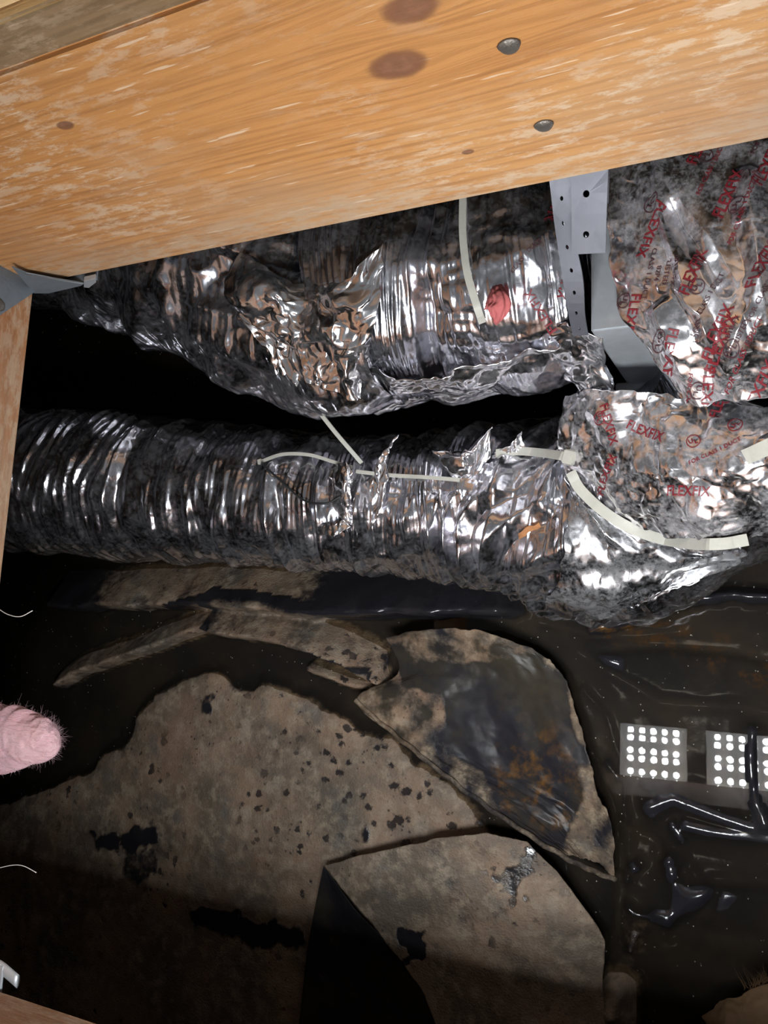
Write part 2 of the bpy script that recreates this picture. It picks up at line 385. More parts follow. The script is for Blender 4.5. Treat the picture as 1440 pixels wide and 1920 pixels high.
# ------------------------------------------------------------------ joist hangers
def plate(name, pts, off, mat, parent):
    """polygon in space given thickness by the vector off"""
    n = len(pts); V = [np.array(p) for p in pts]+[np.array(p)+np.array(off) for p in pts]
    Fs = [tuple(range(n)), tuple(range(2*n-1, n-1, -1))]+[(i, i+n, (i+1) % n+n, (i+1) % n) for i in range(n)]
    bm = bmesh.new(); vs = [bm.verts.new(v) for v in V]
    for f in Fs: bm.faces.new([vs[i] for i in f])
    bmesh.ops.bevel(bm, geom=list(bm.edges), offset=.0004, segments=1, affect='EDGES')
    o = bm_obj(name, bm, mat); o.parent = parent; o.matrix_parent_inverse = parent.matrix_world.inverted(); return o
hg = empty('joist_hanger', (XH, YJ, ZB), 'grey steel joist hanger in the upper left corner under the big joist', 'hanger')
xh = XH+.0006
plate('header_flange', [at_x(px, py, xh) for px, py in ((-60, 440), (0, 472), (31, 487), (27, 500), (40, 510), (66, 546), (0, 590), (-60, 632))], (.0016, 0, 0), M_hang, hg)
yh = YJ-.0045
plate('stirrup', [at_y(px, py, yh) for px, py in ((22, 497), (50, 511), (100, 520), (158, 529), (152, 533), (92, 547), (64, 547))], (0, -.0016, 0), M_hang, hg)
plate('seat', [(XH+.002, YJ-.004, ZB-.002), (XH+.062, YJ-.004, ZB-.002), (XH+.062, YJ+.038, ZB-.002), (XH+.002, YJ+.038, ZB-.002)], (0, 0, -.0016), M_hang, hg)
pl = [at_y(px, py, YJ-.002) for px, py in ((158, 518), (180, 513), (181, 521), (168, 531), (158, 530))]
plate('bent_lip', pl, (0, -.004, 0), M_galv, hg)
for px, py in ((1, 487), (0, 572), (-30, 590)): nail_at(at_x(px, py, xh+.0018), (1, 0, 0), .005, hg)
hg2 = empty('joist_hanger', (XH, -YJ, ZB), 'bright curled steel hanger lip at the lower left corner', 'hanger')
bm = bmesh.new(); box_bm(bm, (XH+.021, -YJ-.012, ZB-.0022), (.038, .052, .0018), .0005); o = child('seat', bm, M_galv, hg2)
pts = crom([(XH+.0, -YJ+.010, ZB-.003), (XH+.02, -YJ+.013, ZB-.001), (XH+.035, -YJ+.012, ZB-.003), (XH+.052, -YJ+.006, ZB-.004)], 24)
V = []
for i, p in enumerate(pts):
    rr = .0045*(1 if i > 2 else .8)
    for k in range(8): a = k*math.pi/4; V.append(p+np.array([0, math.cos(a)*rr, math.sin(a)*rr*.4]))
o = mesh_obj('curled_lip', V, [tuple(f) for f in gridfaces(24, 8, True)]+[tuple(range(8)), tuple(range(23*8, 24*8))], M_galv); o.parent = hg2; o.matrix_parent_inverse = hg2.matrix_world.inverted()

# ------------------------------------------------------------------ ground sheet
gx = np.arange(-1.34, .80, .0034); gy = np.arange(-.80, .95, .0036)
X, Y = np.meshgrid(gx, gy, indexing='ij')
gp = lambda pts, z=0.0: [ground(a, b, z) for a, b in pts]
nz = fbm(X*22, Y*22, 5); nzb = fbm(X*6+4, Y*6, 4)
mudpoly = gp([(-200, 1560), (-60, 1500), (40, 1452), (150, 1412), (215, 1335), (262, 1265), (330, 1232), (390, 1215), (470, 1232), (560, 1262), (650, 1300), (740, 1340), (840, 1420), (960, 1520), (1080, 1610), (1110, 1700), (1120, 1960), (900, 2300), (-300, 2300)], .01)
sd = polysd(X, Y, mudpoly)+.012*nz
Z = -.045+.05*sstep(-.035, .05, sd)+.016*sstep(.03, .25, sd)+.006*nzb+.0016*nz
Z -= .018*sstep(0, .3, -sd)*(X < -.5)
mud = sstep(-.005, .004, Z+.002*nz)*sstep(-.035, 0, sd)
bare = .42*np.ones_like(X); rust = .22*np.ones_like(X)
_rd, _rs2, _rt = polyline(X, Y, [ground(a, b, -.02) for a, b in ((1120, 1185), (1240, 1195), (1330, 1220), (1450, 1265))]); rust = np.maximum(rust, .95*np.exp(-(_rd/.022)**2))
# worn bare patches; the lowest two are cast shadow painted as missing mud
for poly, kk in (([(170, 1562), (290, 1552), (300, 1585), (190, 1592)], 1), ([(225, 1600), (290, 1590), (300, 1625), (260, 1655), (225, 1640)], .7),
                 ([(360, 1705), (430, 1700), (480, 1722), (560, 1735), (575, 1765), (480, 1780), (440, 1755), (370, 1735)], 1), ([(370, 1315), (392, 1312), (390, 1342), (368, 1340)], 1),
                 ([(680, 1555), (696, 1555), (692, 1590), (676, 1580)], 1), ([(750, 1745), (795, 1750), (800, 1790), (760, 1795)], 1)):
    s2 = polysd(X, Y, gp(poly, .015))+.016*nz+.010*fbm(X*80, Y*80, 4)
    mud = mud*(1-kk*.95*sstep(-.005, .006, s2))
for (px, py, rad, k) in ((720, 1450, .20, .5), (830, 1490, .10, .35), (600, 1500, .16, .15), (260, 1590, .1, .3)):
    c = ground(px, py, .015); bare = np.maximum(bare, .30+k*np.exp(-((X-c[0])**2+(Y-c[1])**2)/rad**2))
# folded ridges in the sheet: (crest's near edge, height, width, mud coat along it)
def ridge(pts, h, wd, m0, m1, steep=.010, zlift=0.0):
    global Z, mud
    d, s, t = polyline(X, Y, gp(pts, h*.6)); dd = d*s+.004*nz
    env = sstep(0, .06, t)*sstep(1, .94, t)
    prof = sstep(-steep*.3, steep, dd)*np.clip(1.12-dd/wd, 0, 1)**.8
    cr = crumple(X, Y, .05, 5)
    hh = h*env*prof*(1+.25*nzb+.12*nz+.10*cr)
    mz = sstep(.25, .5, prof*env)*sstep(m0, m0+.12, t)*(1-sstep(m1, m1+.12, t))
    Z = np.where(prof*env > .02, np.maximum(Z, -.035+(.035+zlift)*prof*env+hh), Z)
    mud = np.clip(np.where(prof*env > .1, mz*(.78+.55*fbm(X*24, Y*24, 5)), mud), 0, 1)
ridge([(60, 1150), (240, 1148), (370, 1148), (500, 1158), (640, 1166), (800, 1162), (940, 1165), (1010, 1160)], .042, .085, .12, .55)
ridge([(95, 1310), (140, 1275), (250, 1235), (350, 1200), (430, 1178)], .034, .05, .0, 1.0)
ridge([(372, 1196), (470, 1208), (560, 1228), (640, 1262), (705, 1300), (735, 1296)], .036, .065, .0, 1.0)
ridge([(560, 1262), (640, 1296), (700, 1310)], .02, .03, .0, 1.0)
ridge([(1090, 1205), (1200, 1172), (1300, 1142), (1380, 1132), (1470, 1140)], .036, .03, 2, 3, .012)
ridge([(1060, 1282), (1120, 1350), (1148, 1440), (1160, 1560), (1160, 1680)], .002, .03, 2, 3, .010, -.001)
# right side: submerged black sheet with wet crests breaking the surface
def crest(pts, h, wd):
    global Z
    d, s, t = polyline(X, Y, gp(pts, .003)); env = sstep(0, .1, t)*sstep(1, .9, t)
    Z = np.maximum(Z, -.012+(.012+h*.26*(1+1.1*nz))*env*np.clip(1-d/(wd*2.2), 0, 1)**1.4+.0012*nz)
for pts, h, wd in (([(1190, 1525), (1235, 1508), (1262, 1498), (1340, 1530), (1420, 1558), (1480, 1560)], .010, .014), ([(1262, 1545), (1330, 1560), (1400, 1572), (1480, 1580)], .009, .012),
                   ([(1412, 1350), (1406, 1430), (1416, 1500), (1445, 1570)], .050, .009), ([(1165, 1694), (1190, 1718), (1230, 1724), (1264, 1736)], .005, .006),
                   ([(1130, 1425), (1150, 1450), (1165, 1470)], .006, .006), ([(1195, 1465), (1215, 1480), (1245, 1500)], .005, .006), ([(1255, 1538), (1268, 1560), (1285, 1585)], .006, .006),
                   ([(1180, 1615), (1195, 1640)], .006, .006), ([(1240, 1610), (1275, 1640)], .007, .008)):
    crest(pts, h, wd)
# folds and creases of the submerged sheet
def fold(pts, step, wd, groove=.0):
    global Z
    d, sg, t = polyline(X, Y, gp(pts, -.02)); env = sstep(0, .12, t)*sstep(1, .88, t); dd = d*sg+.003*nz
    Z = Z+np.where(Z < .0005, env*(step*sstep(-.004, .006, dd)*np.clip(1-dd/wd, 0, 1)-groove*np.clip(1-d/.010, 0, 1)), 0)
Z = Z+np.where(X > ground(1000, 1300)[0], np.where(Z < -.004, .007*crumple(X, Y, .16, 15)+.002*crumple(X, Y, .05, 16), 0), 0)
Z = np.where((Z > -.0025) & (Z < .004) & (X > ground(1170, 1400)[0]) & (Y > ground(1300, 1490)[1]), -.0025, Z)
for pts, st_, wd, gr in (([(1080, 1215), (1160, 1262), (1240, 1312), (1350, 1318), (1470, 1335)], .010, .06, .006), ([(1470, 1250), (1380, 1225), (1270, 1215), (1100, 1225)], .008, .05, .004),
                         ([(1160, 1760), (1160, 1640), (1152, 1520), (1110, 1400)], .012, .05, .008), ([(1250, 1760), (1270, 1735), (1320, 1690), (1350, 1650)], .008, .04, .006),
                         ([(1150, 1640), (1220, 1700), (1265, 1738)], .008, .05, .004), ([(1470, 1655), (1380, 1650), (1290, 1648), (1250, 1600)], .010, .05, .004), ([(1180, 1700), (1140, 1790)], .008, .03, .004),
                         ([(1150, 1530), (1240, 1570), (1245, 1620)], .008, .03, .004), ([(1000, 1160), (1120, 1190), (1300, 1180)], .008, .04, .005)):
    fold(pts, st_, wd, gr)
Z = np.where((X > ground(1170, 1400)[0]) & (Y > ground(1300, 1485)[1]) & (Y < ground(1300, 1200)[1]), np.minimum(Z, np.where(X > ground(1392, 1450)[0], Z, -.0022)), Z)
# rounded muddy lobes bottom right
for poly, h in (([(1080, 1960), (1095, 1870), (1130, 1822), (1172, 1818), (1205, 1850), (1205, 1960)], .03), ([(1160, 1700), (1240, 1740), (1200, 1840), (1140, 1800)], .012)):
    s2 = polysd(X, Y, gp(poly, h*.5))+.004*nz
    Z = np.maximum(Z, -.03+(.03+h)*sstep(-.02, .035, s2)); mud = np.maximum(mud, (.9 if h > .02 else .35)*sstep(-.004, .012, s2))
G = np.stack([X, Y, Z], -1)
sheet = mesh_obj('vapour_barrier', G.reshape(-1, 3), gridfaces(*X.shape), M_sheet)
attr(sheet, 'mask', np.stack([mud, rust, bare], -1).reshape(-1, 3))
tag(sheet, 'black plastic ground sheet, mud-caked in the middle, lying in muddy water', 'plastic sheet')
GB = BVHTree.FromObject(sheet, bpy.context.evaluated_depsgraph_get())
bm = bmesh.new(); box_bm(bm, (-.15, .1, -.12), (2.9, 2.6, .04)); tag(bm_obj('floor', bm, plain('wet_earth', (.05, .037, .025), .8, 0, .5, 50)), kind='structure')

# water
bm = bmesh.new(); bmesh.ops.create_grid(bm, x_segments=2, y_segments=2, size=1)
bmesh.ops.transform(bm, matrix=Matrix.Translation((-.15, .1, 0)) @ Matrix.Diagonal((1.42, 1.27, 1, 1)), verts=bm.verts)
tag(bm_obj('standing_water', bm, M_water), 'still muddy standing water over the black plastic, mirroring the lamp', 'water')

# ------------------------------------------------------------------ patches: control nets of (px, py, depth)
def patch(name, net, n, m, mat, parent=None, disp=None, jit=0.0, cut=None, t=.0007, flip=False):
    P = np.array([[at(*q) for q in row] for row in net]); P = crom(P, n).swapaxes(0, 1); P = crom(P, m).swapaxes(0, 1)
    du = np.linalg.norm(np.diff(P, axis=0), axis=-1).mean(1); dv = np.linalg.norm(np.diff(P, axis=1), axis=-1).mean(0)
    U, W = np.meshgrid(np.r_[0, np.cumsum(du)], np.r_[0, np.cumsum(dv)], indexing='ij')
    N = normals_grid(P); N *= np.sign((N*np.array([0, 0, 1])).sum(-1).mean())
    if disp is not None: P = P+N*disp(U, W)[..., None]
    if jit:
        P = P+np.stack([vnoise(U*60, W*60), vnoise(U*60+40, W*60), 0*U], -1)*jit
        P = P+np.stack([vnoise(U*190, W*190+9), vnoise(U*190+70, W*190), 0*U], -1)*jit*.4
    Fc = gridfaces(n, m)
    if cut is not None:
        k = cut(np.linspace(0, 1, n)[:, None]+0*U, np.linspace(0, 1, m)[None, :]+0*U, U, W).ravel()
        Fc = Fc[k[Fc].all(1)]
    if N[..., 2].mean() > 0:
        a = P.reshape(-1, 3)[Fc[len(Fc)//2]]
        if np.cross(a[1]-a[0], a[2]-a[0])[2] < 0: Fc = Fc[:, ::-1]
    o = mesh_obj(name, P.reshape(-1, 3), np.ascontiguousarray(Fc), mat)
    if parent: o.parent = parent; o.matrix_parent_inverse = parent.matrix_world.inverted()
    if t: thick(o, t)
    return o, P, U, W

# big dark flap with a pool of silty water on it
D = H
netA = [[(725, 1195, D-.030), (800, 1180, D-.046), (880, 1180, D-.046), (960, 1200, D-.034), (1030, 1235, D-.028)],
        [(748, 1262, D-.024), (830, 1250, D-.028), (910, 1256, D-.026), (990, 1262, D-.026), (1065, 1290, D-.030)],
        [(668, 1314, D-.032), (800, 1303, D-.030), (910, 1330, D-.024), (1000, 1350, D-.025), (1092, 1380, D-.032)],
        [(770, 1402, D-.034), (860, 1420, D-.028), (950, 1440, D-.024), (1030, 1460, D-.026), (1118, 1480, D-.034)],
        [(900, 1502, D-.038), (970, 1510, D-.032), (1040, 1520, D-.028), (1095, 1530, D-.024), (1145, 1545, D-.036)],
        [(1052, 1602, D-.044), (1080, 1605, D-.038), (1105, 1612, D-.032), (1130, 1622, D-.030), (1154, 1648, D-.022)]]
def dispA(U, W): return .003*crumple(U, W, .09, 3)+.0022*fbm(U*30, W*30, 3)
flapA, P, U, W = patch('plastic_flap', netA, 170, 130, M_sheet, None, dispA, .0015, t=.0012)
x, y = P[..., 0], P[..., 1]
pool = polysd(x, y, gp([(745, 1250), (1010, 1235), (1060, 1275), (1085, 1420), (1090, 1500), (1060, 1540), (1040, 1590), (985, 1540), (935, 1490), (905, 1440), (835, 1385), (840, 1310), (835, 1298), (770, 1290)], .02))+.010*fbm(x*35, y*35, 4)
mudA = np.clip(.85*sstep(.004, -.006, pool)*(.55+.8*fbm(x*40, y*40, 4)), 0, 1)
mudA *= 1-.9*sstep(.0, .012, polysd(x, y, gp([(690, 1200), (760, 1195), (790, 1240), (740, 1270)], .03)))
mudA = np.maximum(mudA, .8*sstep(-.01, .02, polysd(x, y, gp([(760, 1190), (850, 1185), (900, 1195), (860, 1230), (800, 1210), (775, 1235)], .045)))*(.6+.6*fbm(x*60, y*60)))
rA = np.clip(.10+.85*np.exp(-((x-ground(1000, 1480)[0])**2+(y-ground(1000, 1480)[1])**2)/.09**2)+.4*fbm(x*20, y*20), 0, 1)
attr(flapA, 'mask', np.stack([mudA, rA, .2+0*x], -1).reshape(-1, 3))
tag(flapA, 'big black plastic flap with muddy edges and silty pool, between mud patch and lamp reflection', 'plastic sheet')
# rolled edge of the flap, catching the light
def sweep(path, rad, k, mat, name, parent=None, flat=1.0, up=None, cap=True):
    P = np.asarray(path, float); n = len(P); T = np.gradient(P, axis=0); T /= np.linalg.norm(T, axis=1, keepdims=True)+1e-12
    if up is None: up = np.array([0, 0, 1.0])
    rad = np.broadcast_to(np.asarray(rad, float), (n,)); V = []
    for i in range(n):
        u = up[i] if np.ndim(up) == 2 else up
        s = np.cross(T[i], u); s /= np.linalg.norm(s)+1e-12; b = np.cross(s, T[i])
        for j in range(k):
            a = 2*math.pi*(j+.5)/k; V.append(P[i]+rad[i]*(math.cos(a)*s+math.sin(a)*b*flat))
    Fs = [tuple(f) for f in gridfaces(n, k, True)]
    if cap: Fs += [tuple(range(k)), tuple(range((n-1)*k, n*k))]
    o = mesh_obj(name, V, Fs, mat, None, k > 4)
    if parent: o.parent = parent; o.matrix_parent_inverse = parent.matrix_world.inverted()
    return o
edge = crom([at(a, b, D-h) for a, b, h in ((666, 1314, .033), (770, 1402, .035), (900, 1503, .039), (1052, 1603, .045), (1154, 1650, .022))], 60)
edge += np.stack([.0008*np.sin(np.arange(60)*.9), .0008*np.cos(np.arange(60)*1.3), 0*edge[:, 0]], -1)
o = sweep(edge, .0028, 8, M_sheet, 'rolled_edge', flapA, .7); attr(o, 'mask', np.tile([[.45, .2, .2]], (len(o.data.vertices), 1)))

# lower folded corner, mud-coated
netB = [[(607, 1624, D-.045), (700, 1598, D-.044), (800, 1577, D-.044), (905, 1563, D-.043), (990, 1580, D-.036)],
        [(660, 1690, D-.045), (740, 1680, D-.043), (840, 1670, D-.042), (950, 1660, D-.040), (1065, 1660, D-.032)],
        [(725, 1770, D-.043), (800, 1770, D-.042), (900, 1770, D-.040), (1010, 1770, D-.038), (1130, 1755, D-.028)],
        [(790, 1860, D-.041), (870, 1870, D-.040), (950, 1880, D-.038), (1050, 1880, D-.034), (1130, 1850, D-.026)],
        [(840, 1990, D-.040), (920, 1990, D-.040), (990, 1990, D-.036), (1060, 1990, D-.030), (1150, 1990, D-.022)]]
flapB, P, U, W = patch('plastic_flap', netB, 130, 130, M_sheet, None, lambda U, W: .0022*crumple(U, W, .13, 9)+.0012*fbm(U*40, W*40), .001, t=.0016)
x, y = P[..., 0], P[..., 1]
mB = .95-.0*x
d, s, t_ = polyline(x, y, gp([(820, 1590), (850, 1660), (870, 1720), (880, 1760)], .04)); crease = sstep(.022, .004, d+.006*fbm(x*70, y*70))
mB = mB-.33*crease
s2 = polysd(x, y, gp([(750, 1745), (795, 1750), (800, 1795), (760, 1800)], .04))+.02*fbm(x*60, y*60, 5); mB = mB*(1-.95*sstep(-.004, .004, s2))  # dark patch: cast shadow painted by taking the mud off
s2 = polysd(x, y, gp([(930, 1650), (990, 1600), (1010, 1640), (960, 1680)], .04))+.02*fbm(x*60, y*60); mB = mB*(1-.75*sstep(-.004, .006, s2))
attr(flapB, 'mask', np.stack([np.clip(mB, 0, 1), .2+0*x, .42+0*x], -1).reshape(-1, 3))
tag(flapB, 'mud-coated plastic corner folded over, below the silty black flap', 'plastic sheet')
netC = [[(606, 1625, D-.0445), (608, 1627, D-.0442), (610, 1629, D-.0438)], [(591, 1700, D-.034), (628, 1703, D-.028), (668, 1708, D-.040)],
        [(574, 1795, D-.032), (660, 1800, D-.024), (755, 1800, D-.039)], [(560, 1930, D-.030), (680, 1930, D-.022), (825, 1930, D-.036)]]
o, P, U, W = patch('fold_underside', netC, 60, 40, M_sheet, flapB, lambda U, W: .001*fbm(U*30, W*30), 0)
attr(o, 'mask', np.tile([[.10, .1, .2]], (len(o.data.vertices), 1)))

# ------------------------------------------------------------------ flexible ducts
def tube(name, ctrl, n, m, mat, disp, parent=None, dents=(), squash=1.0):
    """ctrl rows: px, py, depth of the axis, radius"""
    A = np.array([np.r_[at(a, b, c), r_] for a, b, c, r_ in ctrl]); A = crom(A, n); P, R = A[:, :3], A[:, 3]
    S = np.r_[0, np.cumsum(np.linalg.norm(np.diff(P, axis=0), axis=1))]
    T = np.gradient(P, axis=0); T /= np.linalg.norm(T, axis=1, keepdims=True)
    B = np.zeros((n, 3)); u = np.array([0, 0, 1.0])
    for i in range(n):
        u = u-T[i]*(u@T[i]); u /= np.linalg.norm(u); B[i] = u
    Q = np.cross(T, B)
    th = np.linspace(0, 2*math.pi, m, endpoint=False)         # 0 = up, increases towards Q
    SS, TH = np.meshgrid(S, th, indexing='ij')
    dv = np.cos(TH)[..., None]*B[:, None]+np.sin(TH)[..., None]*Q[:, None]
    rad = R[:, None]+disp(SS, TH, R[:, None])
    V = P[:, None]+dv*rad[..., None]
    for (c, rr, dep) in dents:
        c = np.array(c); q = np.linalg.norm(V-c, axis=-1); V = V-dv*(dep*np.exp(-(q/rr)**2))[..., None]
    Fc = gridfaces(n, m, True)[:, ::-1]
    o = mesh_obj(name, V.reshape(-1, 3), np.ascontiguousarray(Fc), mat)
    if parent: o.parent = parent; o.matrix_parent_inverse = parent.matrix_world.inverted()
    return o, V, S, th, P, B, Q, R
def pnoise(S, TH, fs, ft, seed):             # periodic round the tube
    return vnoise(S*fs+seed+ft*np.cos(TH)*.5, ft*np.sin(TH)*.5+seed*1.7+S*fs*.13)
def pcr(S, TH, R, sc_, seed): return crumple(S, R*np.abs(((TH+2.6) % (2*math.pi))-math.pi)*1.0+.3*S*0, sc_, seed)
def rings(S, TH, pitch, seed, amp):
    ph = S/pitch+.5*pnoise(S, TH, 24, 2.5, seed)+.9*np.sin(TH)
    amp = amp*(.55+.9*np.abs(pnoise(S, TH, 60, 2, seed+7)))
    return amp*(np.sin(2*math.pi*ph)*.5+.5)**1.6

# upper duct: left length, crumpled, running in under the joist
up = empty('flexible_duct', at(450, 600, .60), 'upper foil flexible duct sagging under the joist, crumpled at its left', 'duct')
def d_ul(S, TH, R):
    L = S.max(); s = S/L
    e = pcr(S, TH, R, .075, 21)*.012*sstep(.12, .4, s)+pcr(S, TH, R, .026, 5)*.0030
    e = e+rings(S, TH, .0075, 4, .0013)*(1-.7*sstep(.4, .6, s))
    e = e+.0009*pnoise(S, TH, 260, 1.2, 8)
    # long diagonal folds
    e = e+.010*(tri(S*9+TH*.55)-.5)*sstep(.1, .3, s)
    return e
o, VUL, *_ = tube('duct_sleeve', [(-60, 400, .66, .078), (120, 452, .63, .080), (260, 482, .615, .083), (400, 520, .605, .090), (540, 560, .60, .096), (640, 580, .60, .098), (760, 570, .60, .092)], 360, 260, M_foil, d_ul, up,
        dents=((at(610, 470, .52), .040, .050), (at(660, 455, .50), .028, .03), (at(430, 560, .52), .03, .018)))
def d_ur(S, TH, R):
    s = S/S.max()
    e = .0007*pnoise(S, TH, 330, 1.6, 3)+rings(S, TH, .0065, 14, .0011)*(1-.8*sstep(.55, .75, s))
    e = e+pcr(S, TH, R, .085, 31)*.009+pcr(S, TH, R, .03, 12)*.0035*sstep(.35, .7, s)
    e = e+.006*np.exp(-((s-.02)/.03)**2)
    tie = np.exp(-((s-.53+.02*np.sin(TH))/.022)**2); e = e-.012*tie
    e = e+pnoise(S, TH, 90, 5, 6)*.007*np.exp(-((s-.53)/.11)**2)
    return e
o, VUR, *_ = tube('duct_length', [(650, 560, .60, .088), (720, 545, .60, .099), (800, 535, .60, .099), (870, 532, .60, .096), (950, 522, .60, .096), (1020, 512, .60, .092), (1085, 500, .60, .085)], 300, 300, M_foil, d_ur, up,
        dents=((at(790, 575, .50), .018, .010), (at(945, 640, .51), .02, .014)))
# loose foil skirt hanging below the duct
net = [[(655, 690, .560), (760, 700, .545), (860, 690, .545), (960, 672, .55), (1060, 640, .555), (1110, 640, .55)],
       [(650, 730, .600), (760, 730, .585), (870, 718, .585), (960, 700, .59), (1050, 668, .59), (1095, 668, .585)],
       [(660, 768, .640), (720, 770, .635), (830, 757, .63), (930, 735, .63), (1020, 708, .63), (1085, 690, .62)]]
o, *_ = patch('foil_skirt', net, 60, 200, M_foil2, up, lambda U, W: .005*crumple(U, W, .07, 8)+.0008*crumple(U, W, .02, 2)+.002*vnoise(U*70, W*14)+.001*vnoise(U*220, W*20), .003)

# lower duct with the elbow rising into the plenum
low = empty('flexible_duct', at(480, 930, .72), 'lower foil flexible duct lying over the water, elbow bulging at its right end', 'duct')
CR = [(.335, .0075, .011, 1.2, 1.1), (.39, .006, .010, 1.0, .9), (.555, .0065, .012, .6, 1.0), (.632, .007, .012, .55, 1.2), (.675, .010, .013, .5, .8), (.69, .006, .010, 1.9, .6)]
def d_lo(S, TH, R):
    s = S/SREF; th = np.where(TH > math.pi, TH-2*math.pi, TH)
    e = rings(S, TH, .0150, 2, .0040)*(1-sstep(.30, .42, s))+rings(S, TH, .0058, 2, .0006)*sstep(.36, .46, s)*(1-sstep(.7, .8, s))
    e = e+.0006*pnoise(S, TH, 420, 1.1, 5)+.0022*pnoise(S, TH, 120, 2.2, 19)*(1-sstep(.7, .8, s))
    e = e+pcr(S, TH, R, .07, 41)*.006+pcr(S, TH, R, .024, 42)*.0016*sstep(.2, .4, s)
    for px, wdt, am, tc, tw in CREASES:
        x = S-px-.006*np.sin(TH*2+px*40); lens = np.clip(1-((th-tc)/tw)**2, 0, 1)
        e = e+am*np.clip(1-np.abs(x)/(wdt*(.3+.7*lens)), 0, 1)*lens
    # pulled pleats towards the elbow collar
    e = e+.009*(tri(S*30+.9*np.sin(TH*1.3)+.6*pnoise(S, TH, 12, 2, 33))-.45)*sstep(.60, .72, s)*(1-sstep(.80, .9, s))
    e = e+pcr(S, TH, R, .12, 47)*.010*sstep(.72, .85, s)
    e = e+.0022*np.sin(TH*13+S*160+7*pnoise(S, TH, 20, 3, 3))*sstep(.74, .8, s)*(1-sstep(.86, .9, s))
    return e
LOWC = [(-120, 888, .71, .092), (60, 900, .715, .090), (200, 910, .72, .088), (350, 920, .725, .084), (500, 932, .73, .078), (640, 945, .735, .074), (760, 950, .74, .074), (880, 950, .745, .078), (980, 955, .74, .086), (1080, 968, .745, .098), (1175, 955, .745, .102), (1265, 912, .735, .101), (1350, 850, .715, .096), (1420, 780, .68, .09)]
EXTRA = [(1470, 715, .655, .082), (1510, 640, .62, .075)]            # on into the plenum
_B = crom(np.array([at(a, b, c) for a, b, c, r_ in LOWC]), 900); SREF = np.linalg.norm(np.diff(_B, axis=0), axis=1).sum()
_A = crom(np.array([at(a, b, c) for a, b, c, r_ in LOWC]), 800); _S = np.r_[0, np.cumsum(np.linalg.norm(np.diff(_A, axis=0), axis=1))]
def s_at(px, py, dep=.72): return _S[np.argmin(np.linalg.norm(_A-at(px, py, dep), axis=1))]
# theta: 0 is up; the side facing the photo's bottom is the positive or negative one
_T = _A[400]-_A[399]; SG = 1 if np.cross(_T, [0, 0, 1.0])[1] < 0 else -1
CREASES = []
for px, wdt, am, tc, tw in ((300, .010, .012, -.3, 1.2), (360, .011, .009, .75, .8), (415, .008, .006, .6, .7), (470, .008, .006, .9, .8), (566, .0105, .010, .45, 1.15), (640, .012, .010, .5, 1.0), (706, .011, .011, .35, 1.1),
                            (838, .014, .010, .3, 1.0), (870, .015, .013, .55, .95), (910, .012, .011, .9, .8), (958, .010, .012, .4, 1.0)):
    CREASES.append((s_at(px, 930), wdt, am, SG*tc, tw))
o, VLO, SLO, thLO, PLO, BLO, QLO, RLO = tube('duct_length', LOWC+EXTRA, 980, 220, M_foil, d_lo, low)

# ------------------------------------------------------------------ plenum box and its printed foil wrap
box = empty('sheet_metal_plenum', at(1250, 620, .58), 'galvanised sheet metal plenum box at right, wrapped in printed foil', 'duct box')
pA = at(1108, 622, .535); 
bm = bmesh.new(); x0 = pA[0]; y0 = pA[1]
box_bm(bm, ((x0+.42)/2, (y0+.60)/2, (pA[2]+pA[2]-.14)/2), (.42-x0, .60-y0, .14), .0015)
for v in bm.verts:
    if v.co.x < x0+.1 and v.co.z < pA[2]-.07: v.co.x += .01
child('box_shell', bm, M_galv, box)
bm = bmesh.new(); box_bm(bm, ((x0+.40)/2, y0-.004, pA[2]-.132), (.40-x0, .010, .012), .001); child('bottom_flange', bm, M_galv, box)
netP = [[(1112, 200, .500), (1200, 190, .490), (1290, 170, .486), (1380, 160, .490), (1660, 140, .488)],
        [(1128, 330, .502), (1210, 330, .492), (1300, 325, .485), (1385, 320, .490), (1670, 315, .488)],
        [(1140, 450, .508), (1225, 450, .498), (1310, 450, .490), (1390, 445, .496), (1680, 440, .489)],
        [(1152, 545, .522), (1245, 550, .506), (1325, 550, .498), (1400, 550, .500), (1685, 545, .492)],
        [(1200, 640, .530), (1268, 645, .519), (1340, 645, .512), (1420, 645, .508), (1690, 640, .498)],
        [(1288, 755, .553), (1325, 752, .546), (1375, 752, .540), (1435, 752, .538), (1695, 745, .530)]]
def dispP(U, W):
    q = at(1235, 645, .52); calm = 1-.75*np.exp(-((PX[..., 0]-q[0])**2+(PX[..., 1]-q[1])**2)/.035**2)
    e = (.0085*crumple(U, W, .12, 55)+.0014*crumple(U, W, .03, 56))*calm
    # a long seam fold running down through the middle, and one at the right
    for pts, a, wd in (([(1235, 300), (1245, 400), (1275, 490), (1300, 560), (1350, 650)], .007, .006), ([(1255, 395), (1300, 470), (1370, 560)], -.007, .007), ([(1395, 330), (1420, 480), (1440, 640)], .009, .010), ([(1230, 560), (1275, 650), (1330, 740)], .006, .012), ([(1430, 520), (1390, 610), (1350, 720)], .005, .010)):
        q = [at(a_, b_, .505)[:2] for a_, b_ in pts]; d, s, t = polyline(PX[..., 0], PX[..., 1], q)
        e = e+a*np.clip(1-d/wd, 0, 1)*sstep(0, .1, t)*sstep(1, .9, t)
    return e
NP_, MP_ = 300, 340
PX = np.array([[at(*q) for q in row] for row in netP]); PX = crom(PX, NP_).swapaxes(0, 1); PX = crom(PX, MP_).swapaxes(0, 1)
wrapP, PP, *_ = patch('foil_wrap', netP, NP_, MP_, M_foilp, box, dispP, .002)
